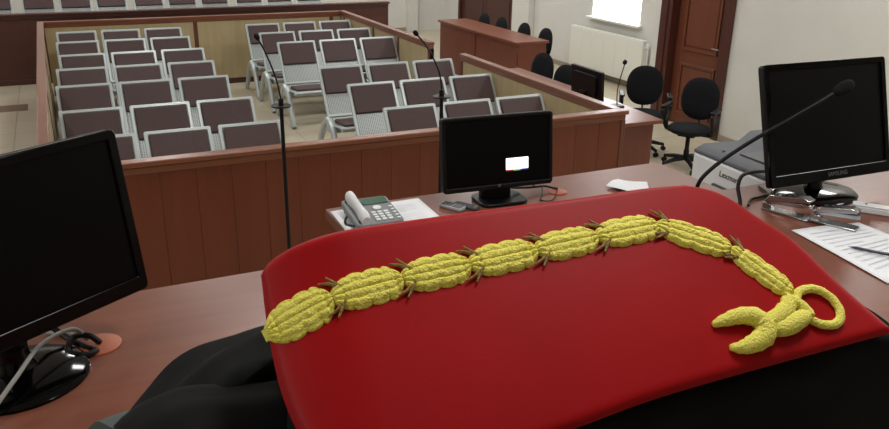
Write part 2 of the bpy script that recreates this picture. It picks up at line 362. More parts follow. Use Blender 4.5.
# ------------------------------------------------------------------ three-seat benches
def make_bench():
    t = thing('seat_bench', 'bench', 'bench')
    W, PT = .486, .542
    bot = Vector((0, -.29, .44)); top = Vector((0, 0, .915)); up = (top-bot).normalized(); nrm = Vector((0, -up.z, up.y)); Lb = (top-bot).length
    for k in range(3):
        x0 = k*PT
        X = Matrix(((1, 0, -nrm.x, x0+W/2), (0, up.y, -nrm.y, bot.y), (0, up.z, -nrm.z, bot.z), (0, 0, 0, 1)))   # local x, along back, depth away from the sitter
        bk = MB()
        o1 = rrect(W, Lb, .014, 4, 0, Lb/2); i1 = rrect(W-.056, Lb-.054, .006, 4, 0, Lb/2)
        n = len(o1); vs = [X @ Vector((p[0], p[1], z)) for z in (-.012, .016) for p in o1]+[X @ Vector((p[0], p[1], z)) for z in (-.012, .016) for p in i1]
        fs = []
        for i in range(n):
            j = (i+1) % n
            fs += [(i, j, n+j, n+i), (2*n+i, 3*n+i, 3*n+j, 2*n+j), (i, 2*n+i, 2*n+j, j), (n+i, n+j, 3*n+j, 3*n+i)]
        bk.add(vs, fs, 0)
        bk.box(-W/2+.03, W/2-.03, .025, Lb-.025, -.002, .006, 1, X)
        b_ = bk.build('backrest', [M['silver'], M['perf']], t, bevel=.004)
        p = MB().prism(rrect(W-.066, .27, .012, 4, 0, Lb-.170), -.03, -.002, 0, X).build('back_pad', M['pad'], b_, bevel=.009, seg=3)
        # seat shell with a rolled front edge
        sb = MB(); pr = [(-.27, .425), (-.33, .405), (-.45, .405), (-.62, .425), (-.74, .44), (-.77, .432), (-.775, .41)]
        pl = [(y, z) for y, z in pr]+[(y+(.004 if i > 4 else 0), z-.014) for i, (y, z) in reversed(list(enumerate(pr)))]
        m_ = len(pl); vs = [(x0+.0, y, z) for y, z in pl]+[(x0+W, y, z) for y, z in pl]
        fs = [(i, (i+1) % m_, m_+(i+1) % m_, m_+i) for i in range(m_)]+[tuple(range(m_))[::-1], tuple(range(m_, 2*m_))]
        sb.add(vs, fs, 1)
        for xx in (x0, x0+W): sb.tube([(xx, y, z-.005) for y, z in pr], .014, 8, 0)
        sb.tube([(x0, -.772, .425), (x0+W, -.772, .425)], .016, 8, 0)
        s_ = sb.build('seat', [M['silver'], M['perf']], t)
        ang = math.atan2(.035, .34)
        Xs = T((x0+W/2, -.55, .415)) @ Matrix.Rotation(-ang*.75, 4, 'X')
        MB().prism(rrect(W-.09, .36, .03, 4), .004, .034, 0, Xs).build('seat_pad', M['pad'], s_, bevel=.01, seg=3)
    MB().box(.02, 2*PT+W-.02, -.53, -.45, .33, .385).build('beam', M['silver'], t, bevel=.006)
    for x in (-.03, 2*PT+W-.03):
        pts = smooth_path([(x, -.77, .014), (x, -.70, .13), (x, -.6, .32), (x, -.47, .425), (x, -.36, .425), (x, -.22, .30), (x, -.08, .12), (x, 0, .012)], 5)
        lg = MB().tube(pts, .04, 8, 0, .8, up=(1, 0, 0)); lg.box(x-.022, x+.022, -.53, -.42, .34, .40)
        lg.build('leg', M['silver'], t)
    return t
ordn = ['first', 'second', 'third', 'fourth', 'fifth', 'sixth', 'seventh']
rowsL = [6.16, 7.07, 8.12, 9.0, 9.87, 10.85, 11.72]
rowsR = [6.23, 7.26, 8.2, 9.98, 10.84, 11.71]
xsL = [-.07, -.085, -.09, -.07, -.03, -.04, -.02]
xsR = [2.40, 2.43, 2.43, 2.445, 2.42, 2.43]
b0 = make_bench()
first = True
for i, y in enumerate(rowsL):
    lb = 'silver three-seat bench with maroon pads, %s row from the front barrier in the left block' % ordn[i]
    b = b0 if first else dup(b0); first = False
    b.location = (xsL[i], y, 0); b['label'] = lb; b['group'] = 'three-seat benches in the left block'
for i, y in enumerate(rowsR):
    lb = 'silver three-seat bench with maroon pads, %s row from the front barrier in the right block' % ordn[i]
    b = dup(b0, (xsR[i], y, 0), None, lb, 'three-seat benches in the right block')
struct(MB().box(-4, 5.2, 14.0, 15.6, 0, .24).build('floor_platform', M['floor']))
gl_ = ['far left end', 'just right of the far left one', 'behind the middle of the enclosure', 'farthest to the right']
for i, x in enumerate((-2.15, -.45, 1.22, 2.9)):
    dup(b0, (x, 14.8, .24), None, 'maroon padded bench behind the dark gallery partition, %s' % gl_[i], 'benches behind the gallery partition')

# ------------------------------------------------------------------ office chairs
def make_office():
    t = thing('office_chair', 'x', 'chair')                        # sitter looks towards -Y
    q = MB()
    def bf(u, v, side):
        # oval back, gently curved
        a = 2*PI*u; rr = v
        cx = math.copysign(abs(math.cos(a))**.85, math.cos(a))*.215*rr; cz = math.copysign(abs(math.sin(a))**.85, math.sin(a))*.235*rr
        zz = .74+cz; yy = .27-.25*cx*cx-.0*cz+.10*(zz-.74)
        th = .035*math.sqrt(max(0, 1-rr**3.2))
        return Vector((cx, yy+(-th if side else th*.7), zz))
    q.grid(lambda u, v: bf(u, v, 1), 32, 8); q.grid(lambda u, v: bf(u, v, 0), 32, 8)
    q.build('backrest', M['fabric'], t)
    prof = [(.10, -.035), (.20, -.03), (.235, 0), (.235, .02), (.21, .04), (.12, .05), (.02, .045)]
    MB().lathe(prof, 32, 0, T((0, 0, .44)), 1, .98).build('seat', M['fabric'], t)
    q = MB(); q.tube(smooth_path([(0, .0, .395), (0, .2, .385), (0, .31, .42), (0, .33, .55), (0, .29, .7)], 5), .028, 8, 0, .4, up=(1, 0, 0)); q.box(-.09, .09, -.1, .1, .375, .405)
    q.build('back_support', M['plastic'], t)
    for s in (-1, 1):
        q = MB().tube(smooth_path([(s*.12, .02, .395), (s*.25, .02, .41), (s*.275, .03, .5), (s*.275, .10, .62), (s*.275, .06, .665), (s*.275, -.1, .665), (s*.275, -.14, .62), (s*.275, -.06, .50), (s*.26, 0, .42)], 5), .02, 8)
        a_ = q.build('armrest', M['plastic'], t)
        MB().prism(rrect(.06, .27, .028, 4, s*.275, -.02), .675, .70).build('arm_pad', M['plastic'], a_, bevel=.008)
    MB().lathe([(.03, .12), (.032, .2), (.024, .21), (.024, .385)], 16).build('gas_column', M['plastic'], t)
    q = MB()
    for k in range(5):
        a = 2*PI*k/5+.3; d_ = Vector((math.cos(a), math.sin(a), 0))
        q.tube([d_*.02+Vector((0, 0, .115)), d_*.15+Vector((0, 0, .105)), d_*.29+Vector((0, 0, .075))], [.03, .025, .018], 8)
    q.build('star_base', M['plastic'], t)
    for k in range(5):
        a = 2*PI*k/5+.3
        X = T((math.cos(a)*.29, math.sin(a)*.29, .028)) @ Rz(math.degrees(a)) @ Rx(90)
        MB().lathe([(.02, -.024), (.027, -.02), (.027, -.006), (.02, -.004), (.02, .004), (.027, .006), (.027, .02), (.02, .024)], 14, 0, X).tube([(math.cos(a)*.29, math.sin(a)*.29, .03), (math.cos(a)*.29, math.sin(a)*.29, .08)], .01).build('caster', M['plastic'], t)
    return t
oc = make_office()
ochairs = [
    ((5.76, 6.17, 0), -60, 'black office chair with arms standing in front of the brown door', None),
    ((5.72, 6.86, 0), -35, 'black office chair with arms behind the low side table, left of the door', None),
    ((4.98, 8.15, 0), -80, 'black oval-backed chair peeking over the barrier, left of the one by the dark monitor', None),
    ((4.80, 7.38, 0), -80, 'black chair top showing just left of the dark monitor on the side table', None),
    ((6.17, 11.94, 0), -90, 'black oval-backed chair farthest along the long counter', 'chairs behind the long counter'),
    ((6.17, 11.36, 0), -90, 'black oval-backed chair second from the far end of the long counter', 'chairs behind the long counter'),
    ((6.17, 10.65, 0), -90, 'black oval-backed chair in front of the pale wall strip behind the long counter', 'chairs behind the long counter'),
    ((6.17, 10.04, 0), -90, 'black oval-backed chair at the near end of the long counter', 'chairs behind the long counter'),
    ((-.52, 5.62, 0), 0, 'black rounded chair top just above the left monitor', None)]
for i, (loc, rz, lb, gr) in enumerate(ochairs):
    c = oc if i == 0 else dup(oc)
    c.location = loc; c.rotation_euler.z = math.radians(rz); c['label'] = lb; c.scale = (.93, .93, .93)
    if gr: c['group'] = gr

# ------------------------------------------------------------------ long counter (right, far)
ct = thing('long_counter', 'long reddish brown counter desk with solid front, beyond the enclosure gap', 'desk', (5.72, 9.69, 0))
MB().box(0, .54, 0, 2.57, .75, .785).build('counter_top', M['desk_y'], ct, bevel=.004)
q = MB(); q.box(.03, .05, .03, 1.26, 0, .75); q.box(.03, .05, 1.31, 2.54, 0, .75); q.build('front_panel', M['desk_panel'], ct, bevel=.002)
MB().box(.02, .06, 1.262, 1.308, 0, .75).build('divider_post', M['cherry_post'], ct)
for y in (.0, 2.54): MB().box(.05, .5, y+.01, y+.03, 0, .75).build('side_panel', M['desk_panel'], ct, bevel=.002)

# ------------------------------------------------------------------ low side table at the enclosure's front corner
st = thing('side_table', 'reddish brown low table beside the front right corner of the enclosure', 'table', (4.13, 5.42, 0))
MB().prism([(0, 0), (.6, -.02), (.66, .8), (.66, 2.6), (0, 2.6)], .755, .79).build('table_top', M['desk_y'], st, bevel=.004)
MB().box(.02, .54, .03, .05, 0, .755).build('end_panel', M['desk_panel'], st, bevel=.002)
MB().box(.02, .04, .05, 2.58, 0, .755).build('front_panel', M['desk_panel'], st, bevel=.002)
MB().box(.04, .56, 2.54, 2.56, 0, .755).build('end_panel', M['desk_panel'], st, bevel=.002)

# ------------------------------------------------------------------ judges' bench desk
DZT = 1.58
jd = thing('judges_bench', 'wide reddish brown laminate desk in front, with projecting middle part', 'desk', (0, 0, 0))
poly = [(-1.9, 1.02), (3.6, 1.02), (3.6, 2.01), (2.07, 2.01), (2.07, 2.37), (.708, 2.37), (.708, 1.985), (-1.9, 1.985)]
MB().prism(poly, DZT-.035, DZT).build('desk_top', M['desk'], jd, bevel=.004)
for (x0, x1, y) in ((-1.88, .75, 1.93), (.75, 2.03, 2.31), (2.03, 3.58, 1.95)):
    MB().box(x0, x1, y, y+.02, DA, DZT-.035).build('front_panel', M['desk_panel'], jd, bevel=.002)
for (x, y0, y1) in ((-1.88, 1.06, 1.93), (.73, 1.95, 2.31), (2.03, 1.95, 2.31), (3.56, 1.06, 1.95)):
    MB().box(x, x+.02, y0, y1, DA, DZT-.035).build('side_panel', M['desk_panel'], jd, bevel=.002)

# orange cable caps
for (x, y, r) in ((-.015, 1.735, .05), (1.505, 2.215, .032)):
    o = MB().lathe([(r*.3, 0), (r, 0), (r, .0025), (r*.93, .004), (r*.3, .004)], 32).build('cable_cap', M['orange'], jd, loc=(x, y, DZT)); o['label'] = 'round orange cable cap'

# ------------------------------------------------------------------ monitors
def monitor(name, label, loc, yaw, tilt, w, h, zc, off, bez=.016, base='oval', brand=None, bw=.3, bd=.2, depth=.03, gloss=True, chin=.03, bx=0):
    """loc: base centre on the desk; zc: height of panel centre above desk; off: panel centre in front(+)/behind of base."""
    t = thing(name, label, 'monitor', loc, yaw)
    bm_ = M['gloss'] if gloss else M['bezel']
    X = T((bx, -off, zc)) @ Rx(-tilt) @ Rx(90)                     # local x right, y up, +z towards the viewer (-Y)
    c = MB().prism(rrect(w, h, .012, 4), -.02, 0, 0, X)
    c.prism(rrect(w*.72, h*.7, .03, 4), -.045, -.02, 0, X)
    cs = c.build('casing', M['plastic'], t, bevel=.004)
    f = MB(); o1 = rrect(w, h, .012, 4); i1 = rrect(w-2*bez, h-bez-chin, .003, 4, 0, (chin-bez)/2); n = len(o1)
    vs = [X @ Vector((p[0], p[1], z)) for z in (0, .01) for p in o1]+[X @ Vector((p[0], p[1], z)) for z in (0, .01) for p in i1]; fs = []
    for i in range(n):
        j = (i+1) % n; fs += [(i, j, n+j, n+i), (2*n+i, 3*n+i, 3*n+j, 2*n+j), (n+i, n+j, 3*n+j, 3*n+i)]
    f.add(vs, fs); bz = f.build('bezel', bm_, t, bevel=.003)
    s = MB().box(-(w/2-bez), w/2-bez, -(h/2-chin), h/2-bez, 0, .004, 0, X).build('screen', M['screen'], t)
    if brand: lettering(brand, chin*.5, X @ T((brand_dx.get(brand, 0), -h/2+chin*.5, .0105)), M['brand'], bz)
    nk = MB()
    if base == 'oval':
        prof = [(.3*bw/2, 0), (bw/2, 0), (bw/2, .006), (bw/2*.93, .013), (bw/2*.5, .02), (.02, .024)]
        MB().lathe(prof, 40, 0, None, 1, bd/bw).build('base', M['gloss'], t)
        nk.lathe([(.04, .015), (.03, .03), (.024, .06), (.026, zc-h/2+.03)], 20, 0, T((0, .01, 0)), 1.2, .8)
        Xn = T((0, .012, 0)); nk.box(-.035, .035, min(-off+.024, .0), .03, zc-h/2+.01, zc-h/2+.07)
    else:
        MB().prism(rrect(bw, bd, .035, 5), 0, .012).build('base', M['bezel'], t, bevel=.004)
        nk.prism(rrect(.11, .05, .02, 4, bx*.5, .015), .01, zc-h/2+.08)
    nk.build('neck', M['bezel'] if base != 'oval' else M['gloss'], t, bevel=.003)
    return t, X, s, bz
brand_dx = {'FUJITSU': -.11, 'SAMSUNG': 0.02}
tl, Xl_, _, _ = monitor('computer_monitor', 'large tilted black widescreen monitor at the left edge of the desk', (-.165, 1.65, DZT), .57, 8, .565, .362, .292, .03, brand='FUJITSU', bw=.27, bd=.25, chin=.034, bez=.02)
tm, Xm, sm_, bzm = monitor('computer_monitor', 'black monitor with a small white window lit on its dark screen', (1.275, 2.222, DZT), -.08, 7, .395, .245, .178, .02, base='rect', bw=.175, bd=.13, chin=.016, bez=.012, gloss=False, bx=-.022)
# lit window on the middle screen
MB().box(.027, .108, -.062, -.024, .0045, .0055, 0, Xm).build('lit_window', M['glow'], sm_)
for i, (a, b2, k) in enumerate(((.028, .052, 'glow_red'), (.054, .08, 'glow_green'), (.082, .107, 'glow_blue'))):
    MB().box(a, b2, -.067, -.062, .0045, .0055, 0, Xm).build('lit_strip', M[k], sm_)
lg = MB(); lg.lathe([(.0055, 0), (.0055, .0006)], 20, 0, Xm @ T((.0, -.1105, .0104))); lg.build('round_logo', M['brand_dark'], bzm)
tr_, Xr, _, _ = monitor('computer_monitor', 'tall glossy black squarish monitor on the right of the desk', (2.335, 1.845, DZT), -.03, 17, .555, .405, .266, .0, brand='SAMSUNG', bw=.32, bd=.25, chin=.04, bez=.02)

# monitor on the side table, seen past the barrier
monitor('computer_monitor', 'dark monitor on the low side table just past the barrier', (4.50, 6.28, .79), 1.55, 4, .52, .29, .175, .02, base='rect', bw=.22, bd=.16)

# ------------------------------------------------------------------ microphones
def stand_mic(label, x, y, ztop, head, bend):
    t = thing('microphone_stand', label, 'microphone stand', (x, y, 0), 0, 'tall microphone stands in front of the bench')
    MB().lathe([(.03, 0), (.13, 0), (.13, .01), (.05, .022), (.015, .03)], 32).build('foot', M['plastic'], t)
    MB().tube([(0, 0, .02), (0, 0, .7)], .013, 12).tube([(0, 0, .7), (0, 0, ztop)], .0105, 12).build('pole', M['plastic'], t)
    MB().lathe([(.015, 0), (.05, .003), (.052, .008), (.05, .011), (.014, .012), (.013, .045), (.008, .047)], 24, 0, T((0, 0, ztop-.005))).build('top_plate', M['plastic'], t)
    h = Vector(head)-Vector((x, y, 0)); pts = smooth_path([(0, 0, ztop+.04)]+[Vector((h.x*a, h.y*a, ztop+.04+(h.z-ztop-.04)*b_)) for a, b_ in bend]+[h], 6)
    MB().tube(pts, .0045, 8).build('gooseneck', M['plastic'], t)
    d_ = (pts[-1]-pts[-3]).normalized(); X = T(pts[-1]) @ d_.to_track_quat('Z', 'Y').to_matrix().to_4x4()
    MB().lathe([(.004, -.006), (.010, 0), (.013, .008), (.013, .02), (.008, .028), (.002, .031)], 16, 0, X).build('microphone_head', M['fabric'], t)
    return t
stand_mic('thin black pole microphone stand left of centre, gooseneck rising over the seats', .985, 4.0, 1.54, (.89, 4.0, 1.885), [(.18, .33), (.62, .74)])
stand_mic('thin black pole microphone stand beside the middle monitor, gooseneck leaning left', 1.895, 4.0, 1.515, (1.745, 4.0, 1.865), [(.12, .33), (.55, .74)])
t = thing('gooseneck_microphone', 'small black desk microphone on the low side table beside the dark monitor', 'microphone', (4.62, 5.93, .79))
MB().prism(rrect(.1, .12, .02, 4), 0, .03).build('base', M['plastic'], t, bevel=.006)
pts = smooth_path([(0, 0, .03), (.015, .03, .18), (.1, .07, .395)], 6)
MB().tube(pts, .005, 8).build('gooseneck', M['plastic'], t)
MB().lathe([(.008, 0), (.02, .01), (.022, .03), (.008, .045)], 14, 0, T((.1, .07, .385))).build('microphone_head', M['fabric'], t)
def at(px, py, Y):
    d_ = R_*(px-444.5)-U_*(py-214.5)+F_*FPX; return CAM+d_*(Y/d_.y)
t = thing('gooseneck_microphone', 'black desk microphone with long arm reaching across the right monitor', 'microphone', (0, 0, 0))
base = Vector((1.86, 1.93, DZT)); MB().prism(rrect(.11, .14, .02, 4), 0, .04, 0, T(base)).build('base', M['plastic'], t, bevel=.008)
hp = [base+Vector((0, 0, .04)), at(696, 190, 1.93), at(702, 178, 1.92), at(720, 162, 1.9), at(750, 142, 1.86), at(790, 119, 1.80), at(836, 92.5, 1.74)]
hp = smooth_path(hp, 6)
MB().tube(hp, .0068, 10).build('gooseneck', M['plastic'], t)
d_ = (hp[-1]-hp[-3]).normalized(); X = T(hp[-1]) @ d_.to_track_quat('Z', 'Y').to_matrix().to_4x4()
MB().lathe([(.006, -.008), (.014, -.002), (.019, .01), (.021, .03), (.018, .048), (.01, .058), (.002, .061)], 20, 0, X).build('foam_windscreen', M['fabric'], t)

# ------------------------------------------------------------------ desk telephone on paper
def sheet(name, label, pts, z, matl=None, lines=0, cat='paper', wav=.002, group=None):
    A, B, C, D = [Vector(p).to_3d() for p in pts]
    def fn(u, v):
        p = (A*(1-u)+B*u)*(1-v)+(D*(1-u)+C*u)*v; p.z = z+wav*(1+math.sin(u*4+v*3))*.5; return p
    o = MB().grid(fn, 16, 12).build(name, matl or M['paper'], solid=.0008); tag(o, label, cat, group)
    if lines:
        q = MB()
        for i in range(lines):
            v = .12+.76*i/lines; e = .88 if i % 4 else .55
            a, b2, c, d = fn(.12, v), fn(e, v), fn(e, v+.014), fn(.12, v+.014)
            up_ = Vector((0, 0, .0012+wav*.3)); q.add([a+up_, b2+up_, c+up_, d+up_], [(0, 1, 2, 3)])
        q.build('printed_text', M['print'], o)
    return o
sheet('paper_sheet', 'white paper sheet lying under the desk telephone', [(.715, 2.335), (1.03, 2.345), (1.02, 2.11), (.705, 2.10)], DZT+.001, lines=9)
ph = thing('desk_telephone', 'grey office telephone with white handset and green display, on white paper', 'telephone', (.812, 2.21, DZT+.006), math.radians(-2))
Xp = T((0, 0, .022)) @ Rx(6)
ph.scale = (.92, .92, .92)
q = MB(); q.prism(rrect(.165, .2, .015, 4), -.012, .012, 0, Xp); q.box(-.075, .075, .02, .09, 0, .02)
q.build('body', M['phone'], ph, bevel=.004)
MB().box(-.02, .073, .04, .088, .012, .016, 0, Xp).build('display', M['lcd'], ph, bevel=.002)
for r in range(4):
    for c_ in range(3):
        MB().box(-.012+c_*.022, .004+c_*.022, -.085+r*.018, -.074+r*.018, .012, .017, 0, Xp).build('key', M['key'], ph, bevel=.0015)
MB().lathe([(.014, 0), (.015, .004), (.009, .006)], 20, 0, Xp @ T((.02, .008, .012))).build('navigation_key', M['key'], ph)
for r in range(5): MB().box(.062, .074, -.085+r*.022, -.077+r*.022, .012, .016, 0, Xp).build('key', M['key'], ph, bevel=.001)
hs = []
for i in range(13):
    a = -1+2*i/12; hs.append(Xp @ Vector((-.052, a*.1, .020+.010*(1-a*a))))
q = MB().tube(hs, [.022, .028, .028, .025, .023, .022, .022, .022, .023, .025, .028, .028, .022], 14, 0, .62, up=(1, 0, 0))
hd = q.build('handset', M['white'], ph)
for a in (-.078, .078): MB().lathe([(.017, -.012), (.02, 0), (.019, .008)], 16, 0, Xp @ T((-.052, a, .012))).build('handset_cup', M['dgrey'], hd)
q = MB(); cpts = [(-.075+.0035*math.cos(i*1.3)+(-.03*math.sin(PI*i/70)), -.075-.02*math.sin(PI*i/70)+.11*i/70, .012+.0035*math.sin(i*1.3)) for i in range(70)]
q.tube(cpts, .0016, 6); q.build('coiled_cord', M['plastic'], ph)

# handhelds
t = thing('mobile_phone', 'silver grey mobile phone lying on the desk left of the middle monitor base', 'mobile phone', (1.095, 2.215, DZT), math.radians(-62)); t.scale = (.85, .85, .85)
MB().prism(rrect(.105, .048, .012, 4), 0, .014).build('body', M['lgrey'], t, bevel=.004)
MB().box(.008, .045, -.018, .018, .014, .0155).build('display', M['dgrey'], t)
for i in range(4):
    for j in range(3): MB().box(-.044+i*.012, -.035+i*.012, -.018+j*.013, -.009+j*.013, .014, .016).build('key', M['dgrey'], t)
t = thing('remote_control', 'dark slim handset lying right beside the silver mobile phone', 'remote control', (1.14, 2.205, DZT), math.radians(-58)); t.scale = (.85, .85, .85)
MB().prism(rrect(.11, .04, .012, 4), 0, .012).build('body', M['dgrey'], t, bevel=.004)
for i in range(6):
    for j in range(2): MB().box(-.045+i*.014, -.036+i*.014, -.012+j*.014, -.003+j*.014, .012, .014).build('key', M['grey'], t)

# right-hand papers and small things
sheet('paper_sheet', 'loose white paper sheet beside the orange cable cap, right of the middle monitor', [(1.69, 2.19), (1.79, 2.25), (1.85, 2.16), (1.75, 2.0)], DZT+.001, lines=0, wav=.012)
sheet('paper_sheet', 'white printed paper sheet under the pen at the right desk edge', [(1.98, 1.62), (2.24, 1.585), (2.24, 1.30), (1.915, 1.235)], DZT+.001, lines=11, wav=.004)
t = thing('ballpoint_pen', 'dark ballpoint pen lying on the white printed sheet', 'pen', (2.02, 1.44, DZT+.011), math.radians(-58))
MB().tube([(0, 0, 0), (.012, 0, 0), (.13, 0, 0), (.138, 0, 0)], [.0012, .0042, .0045, .003], 12).build('barrel', M['pen'], t)
MB().box(.085, .13, -.001, .001, .0035, .0065).build('clip', M['chrome'], t)
MB().tube([(-.008, 0, 0), (0, 0, 0)], [.0004, .001], 8).build('tip', M['chrome'], t)
def stapler(label, loc, rz, L_=.15):
    t = thing('stapler', label, 'stapler', loc, math.radians(rz), 'chrome staplers'); t.scale = (1, 1.15, 1.2)
    q = MB().prism(rrect(L_, .042, .006, 3), 0, .006).box(-L_/2, -L_/2+.03, -.014, .014, .004, .02); q.build('base', M['chrome'], t, bevel=.002)
    X = T((-L_/2+.012, 0, .02)) @ Ry(-5)
    q = MB().prism([(0, -.012), (L_-.02, -.012), (L_-.008, -.005), (L_-.008, .005), (L_-.02, .012), (0, .012)], 0, .012, 0, X); q.build('magazine', M['chrome'], t, bevel=.0015)
    X2 = T((-L_/2+.008, 0, .03)) @ Ry(-9)
    pf = [(0, 0), (.02, .014), (.06, .012), (L_-.03, .012), (L_-.012, .004), (L_-.012, -.002), (0, -.004)]
    q = MB().prism(pf, -.018, .018, 0, X2 @ Rx(90)); a_ = q.build('top_arm', M['chrome'], t, bevel=.003)
    MB().tube([(-L_/2+.014, -.018, .028), (-L_/2+.014, .018, .028)], .004, 10).build('hinge_pin', M['dgrey'], t)
    for k in range(3): MB().lathe([(.005, 0), (.005, .003)], 12, 0, X2 @ T((.03+k*.022, 0, .0115))).build('rivet', M['dgrey'], a_)
stapler('chrome stapler nearest the red collar, lying in front of the right monitor base', (2.085, 1.735, DZT), -74, .16)
stapler('second chrome stapler, with its end on the printed sheet', (2.14, 1.597, DZT+.004), -66, .14)
t = thing('white_case', 'small white rectangular case beside the right monitor base', 'case', (2.375, 1.62, DZT), math.radians(-52))
MB().prism(rrect(.16, .04, .006, 3), 0, .02).build('body', M['white'], t, bevel=.003)
MB().prism(rrect(.16, .04, .006, 3), .0205, .026).build('lid', M['white'], t, bevel=.002)
MB().lathe([(.004, 0), (.004, .002)], 12, 0, T((-.04, 0, .026))).build('button', M['dgrey'], t)

# cables
def cable(label, pts, r, matl, name='cable'):
    o = MB().tube(smooth_path(pts, 8), r, 8).build(name, matl); tag(o, label, 'cable'); return o
z = DZT+.006
cable('pale grey cable arching over the left monitor base', [(-.28, 1.40, z), (-.23, 1.475, z+.01), (-.17, 1.56, z+.045), (-.12, 1.66, z+.06), (-.06, 1.735, z+.045), (-.035, 1.74, z+.012), (-.06, 1.79, z+.002), (-.12, 1.83, z)], .0045, M['cable_grey'])
cable('dark looped cable behind the left monitor base beside the orange cap', [(-.14, 1.81, z+.1), (-.1, 1.79, z+.03), (-.05, 1.74, z), (-.02, 1.70, z), (-.045, 1.685, z+.004), (-.075, 1.71, z+.006), (-.06, 1.745, z+.02), (-.03, 1.735, z+.022), (-.01, 1.735, z-.001)], .007, M['plastic'])
cable('black cables running from the middle monitor to its orange cap', [(1.29, 2.235, z+.035), (1.35, 2.25, z+.02), (1.42, 2.25, z+.012), (1.47, 2.25, z+.01), (1.50, 2.238, z+.003), (1.515, 2.235, z)], .004, M['plastic'])
cable('thin black cable looping below the middle monitor cables', [(1.40, 2.27, z+.045), (1.43, 2.25, z+.015), (1.46, 2.25, z+.012), (1.43, 2.20, z-.002), (1.40, 2.16, z-.002), (1.43, 2.14, z-.002), (1.48, 2.19, z-.002), (1.51, 2.225, z+.002)], .0022, M['plastic'])
cable('black cable curving up beside the right monitor', [at(740, 208, 1.83), at(740, 200, 1.86), at(738, 187, 1.89), at(742, 176, 1.92), at(753, 172, 1.95), at(772, 171, 1.985)], .0065, M['plastic'])
cable('thin black cable kinking below the right monitor', [(2.02, 1.84, z-.002), (2.07, 1.88, z-.001), (2.12, 1.885, z), (2.17, 1.90, z), (2.2, 1.97, z)], .0045, M['plastic'])

# ------------------------------------------------------------------ printer on its cabinet
cb = thing('printer_cabinet', 'low grey cabinet under the printer behind the right end of the desk', 'cabinet', (2.36, 2.06, DA))
MB().box(0, .58, 0, .56, 0, .395).build('body', M['lgrey'], cb, bevel=.004)
MB().box(-.012, 0, .02, .54, .03, .38).build('door', M['lgrey'], cb, bevel=.003)
PZ0 = DA+.40
pr = thing('printer', 'grey and white laser printer standing behind the right end of the desk', 'printer', (2.43, 2.56, PZ0), math.radians(-3))
# local: front face looks to -X, width along -Y
q = MB().box(0, .40, -.45, 0, 0, .30); bd = q.build('body', M['white'], pr, bevel=.012, seg=3)
q = MB(); pf = [(.0, .315), (.0, .30), (.40, .30), (.40, .37), (.30, .37), (.24, .33), (.05, .335)]
q.prism([(p[0], p[1]) for p in pf], 0, .45, 0, Matrix(((1, 0, 0, 0), (0, 0, -1, 0), (0, 1, 0, 0), (0, 0, 0, 1))))
q.build('top_cover', M['grey'], pr, bevel=.006)
MB().box(.07, .19, -.36, -.20, .334, .342).build('control_panel', M['dgrey'], pr, bevel=.003)
for k in range(3): MB().lathe([(.006, 0), (.006, .004)], 12, 0, T((.13, -.385-.018*k, .334))).build('button', M['dgrey'], pr)
MB().lathe([(.007, 0), (.007, .003)], 14, 0, T((.05, -.13, .3345))).build('button', M['dgrey'], pr)
MB().box(.3, .39, -.40, -.1, .37, .373).build('paper_slot', M['plastic'], pr)
MB().box(-.006, .0, -.43, -.02, .018, .19).build('paper_drawer', M['white'], pr, bevel=.003)
q = MB(); q.prism(rrect(.13, .035, .016, 5), 0, .003, 0, T((-.0055, -.21, .19)) @ Rz(-90) @ Rx(90)); q.build('drawer_handle', M['grey'], pr)
lettering('Lexmark', .036, T((-.001, -.24, .255)) @ Rz(-90) @ Rx(90), M['brand_dark'], pr, .001)

# ------------------------------------------------------------------ judge's robe with red collar
TILT, AZ = math.radians(35), math.radians(10)
nn = Vector((-math.sin(AZ)*math.sin(TILT), -math.cos(AZ)*math.sin(TILT), math.cos(TILT)))
e1 = Vector((math.cos(AZ), -math.sin(AZ), 0)); e2 = nn.cross(e1)
dc = R_*(560-444.5)-U_*(300-214.5)+F_*FPX
C0 = CAM+dc.normalized()*.72
def uv(px, py):
    d_ = R_*(px-444.5)-U_*(py-214.5)+F_*FPX; p = CAM+d_*((C0-CAM).dot(nn)/d_.dot(nn)); return Vector(((p-C0).dot(e1), (p-C0).dot(e2)))
def droop(u, v):
    d_ = 0
    if u < -.17: d_ -= 3.0*(u+.17)**2
    d_ += .004*math.sin(u*9+1)*math.cos(v*11)
    return d_
def surf(u, v, h=0): return C0+e1*u+e2*v+nn*(droop(u, v)+h)
def poly_fn(pts):
    P = smooth_path([Vector((p.x, p.y, 0)) for p in pts], 8); Ls = [0]
    for i in range(1, len(P)): Ls.append(Ls[-1]+(P[i]-P[i-1]).length)
    def fn(t):
        s = max(0, min(1, t))*Ls[-1]
        for i in range(1, len(P)):
            if Ls[i] >= s: k = (s-Ls[i-1])/max(1e-9, Ls[i]-Ls[i-1]); return (P[i-1].lerp(P[i], k)).xy
        return P[-1].xy
    return fn
topE = poly_fn([uv(*p) for p in [(260, 254), (269, 243), (298, 232), (350, 222), (430, 212), (510, 203), (580, 195), (640, 187), (684, 184)]])
rgtE = poly_fn([uv(*p) for p in [(684, 184), (712, 189), (734, 198), (760, 215), (790, 233), (809, 248), (853, 289), (900, 329)]])
botE = poly_fn([uv(*p) for p in [(345, 505), (460, 468), (579, 426), (675, 392), (859, 340), (900, 329)]])
lefE = poly_fn([uv(*p) for p in [(260, 254), (265, 298), (272, 340), (283, 385), (302, 430), (345, 505)]])
cFL, cFR, cNL, cNR = topE(0), topE(1), botE(0), botE(1)
def coons(s, t):     # s left->right, t far->near
    return (topE(s)*(1-t)+botE(s)*t)+(lefE(t)*(1-s)+rgtE(t)*s)-((cFL*(1-t)+cNL*t)*(1-s)+(cFR*(1-t)+cNR*t)*s)
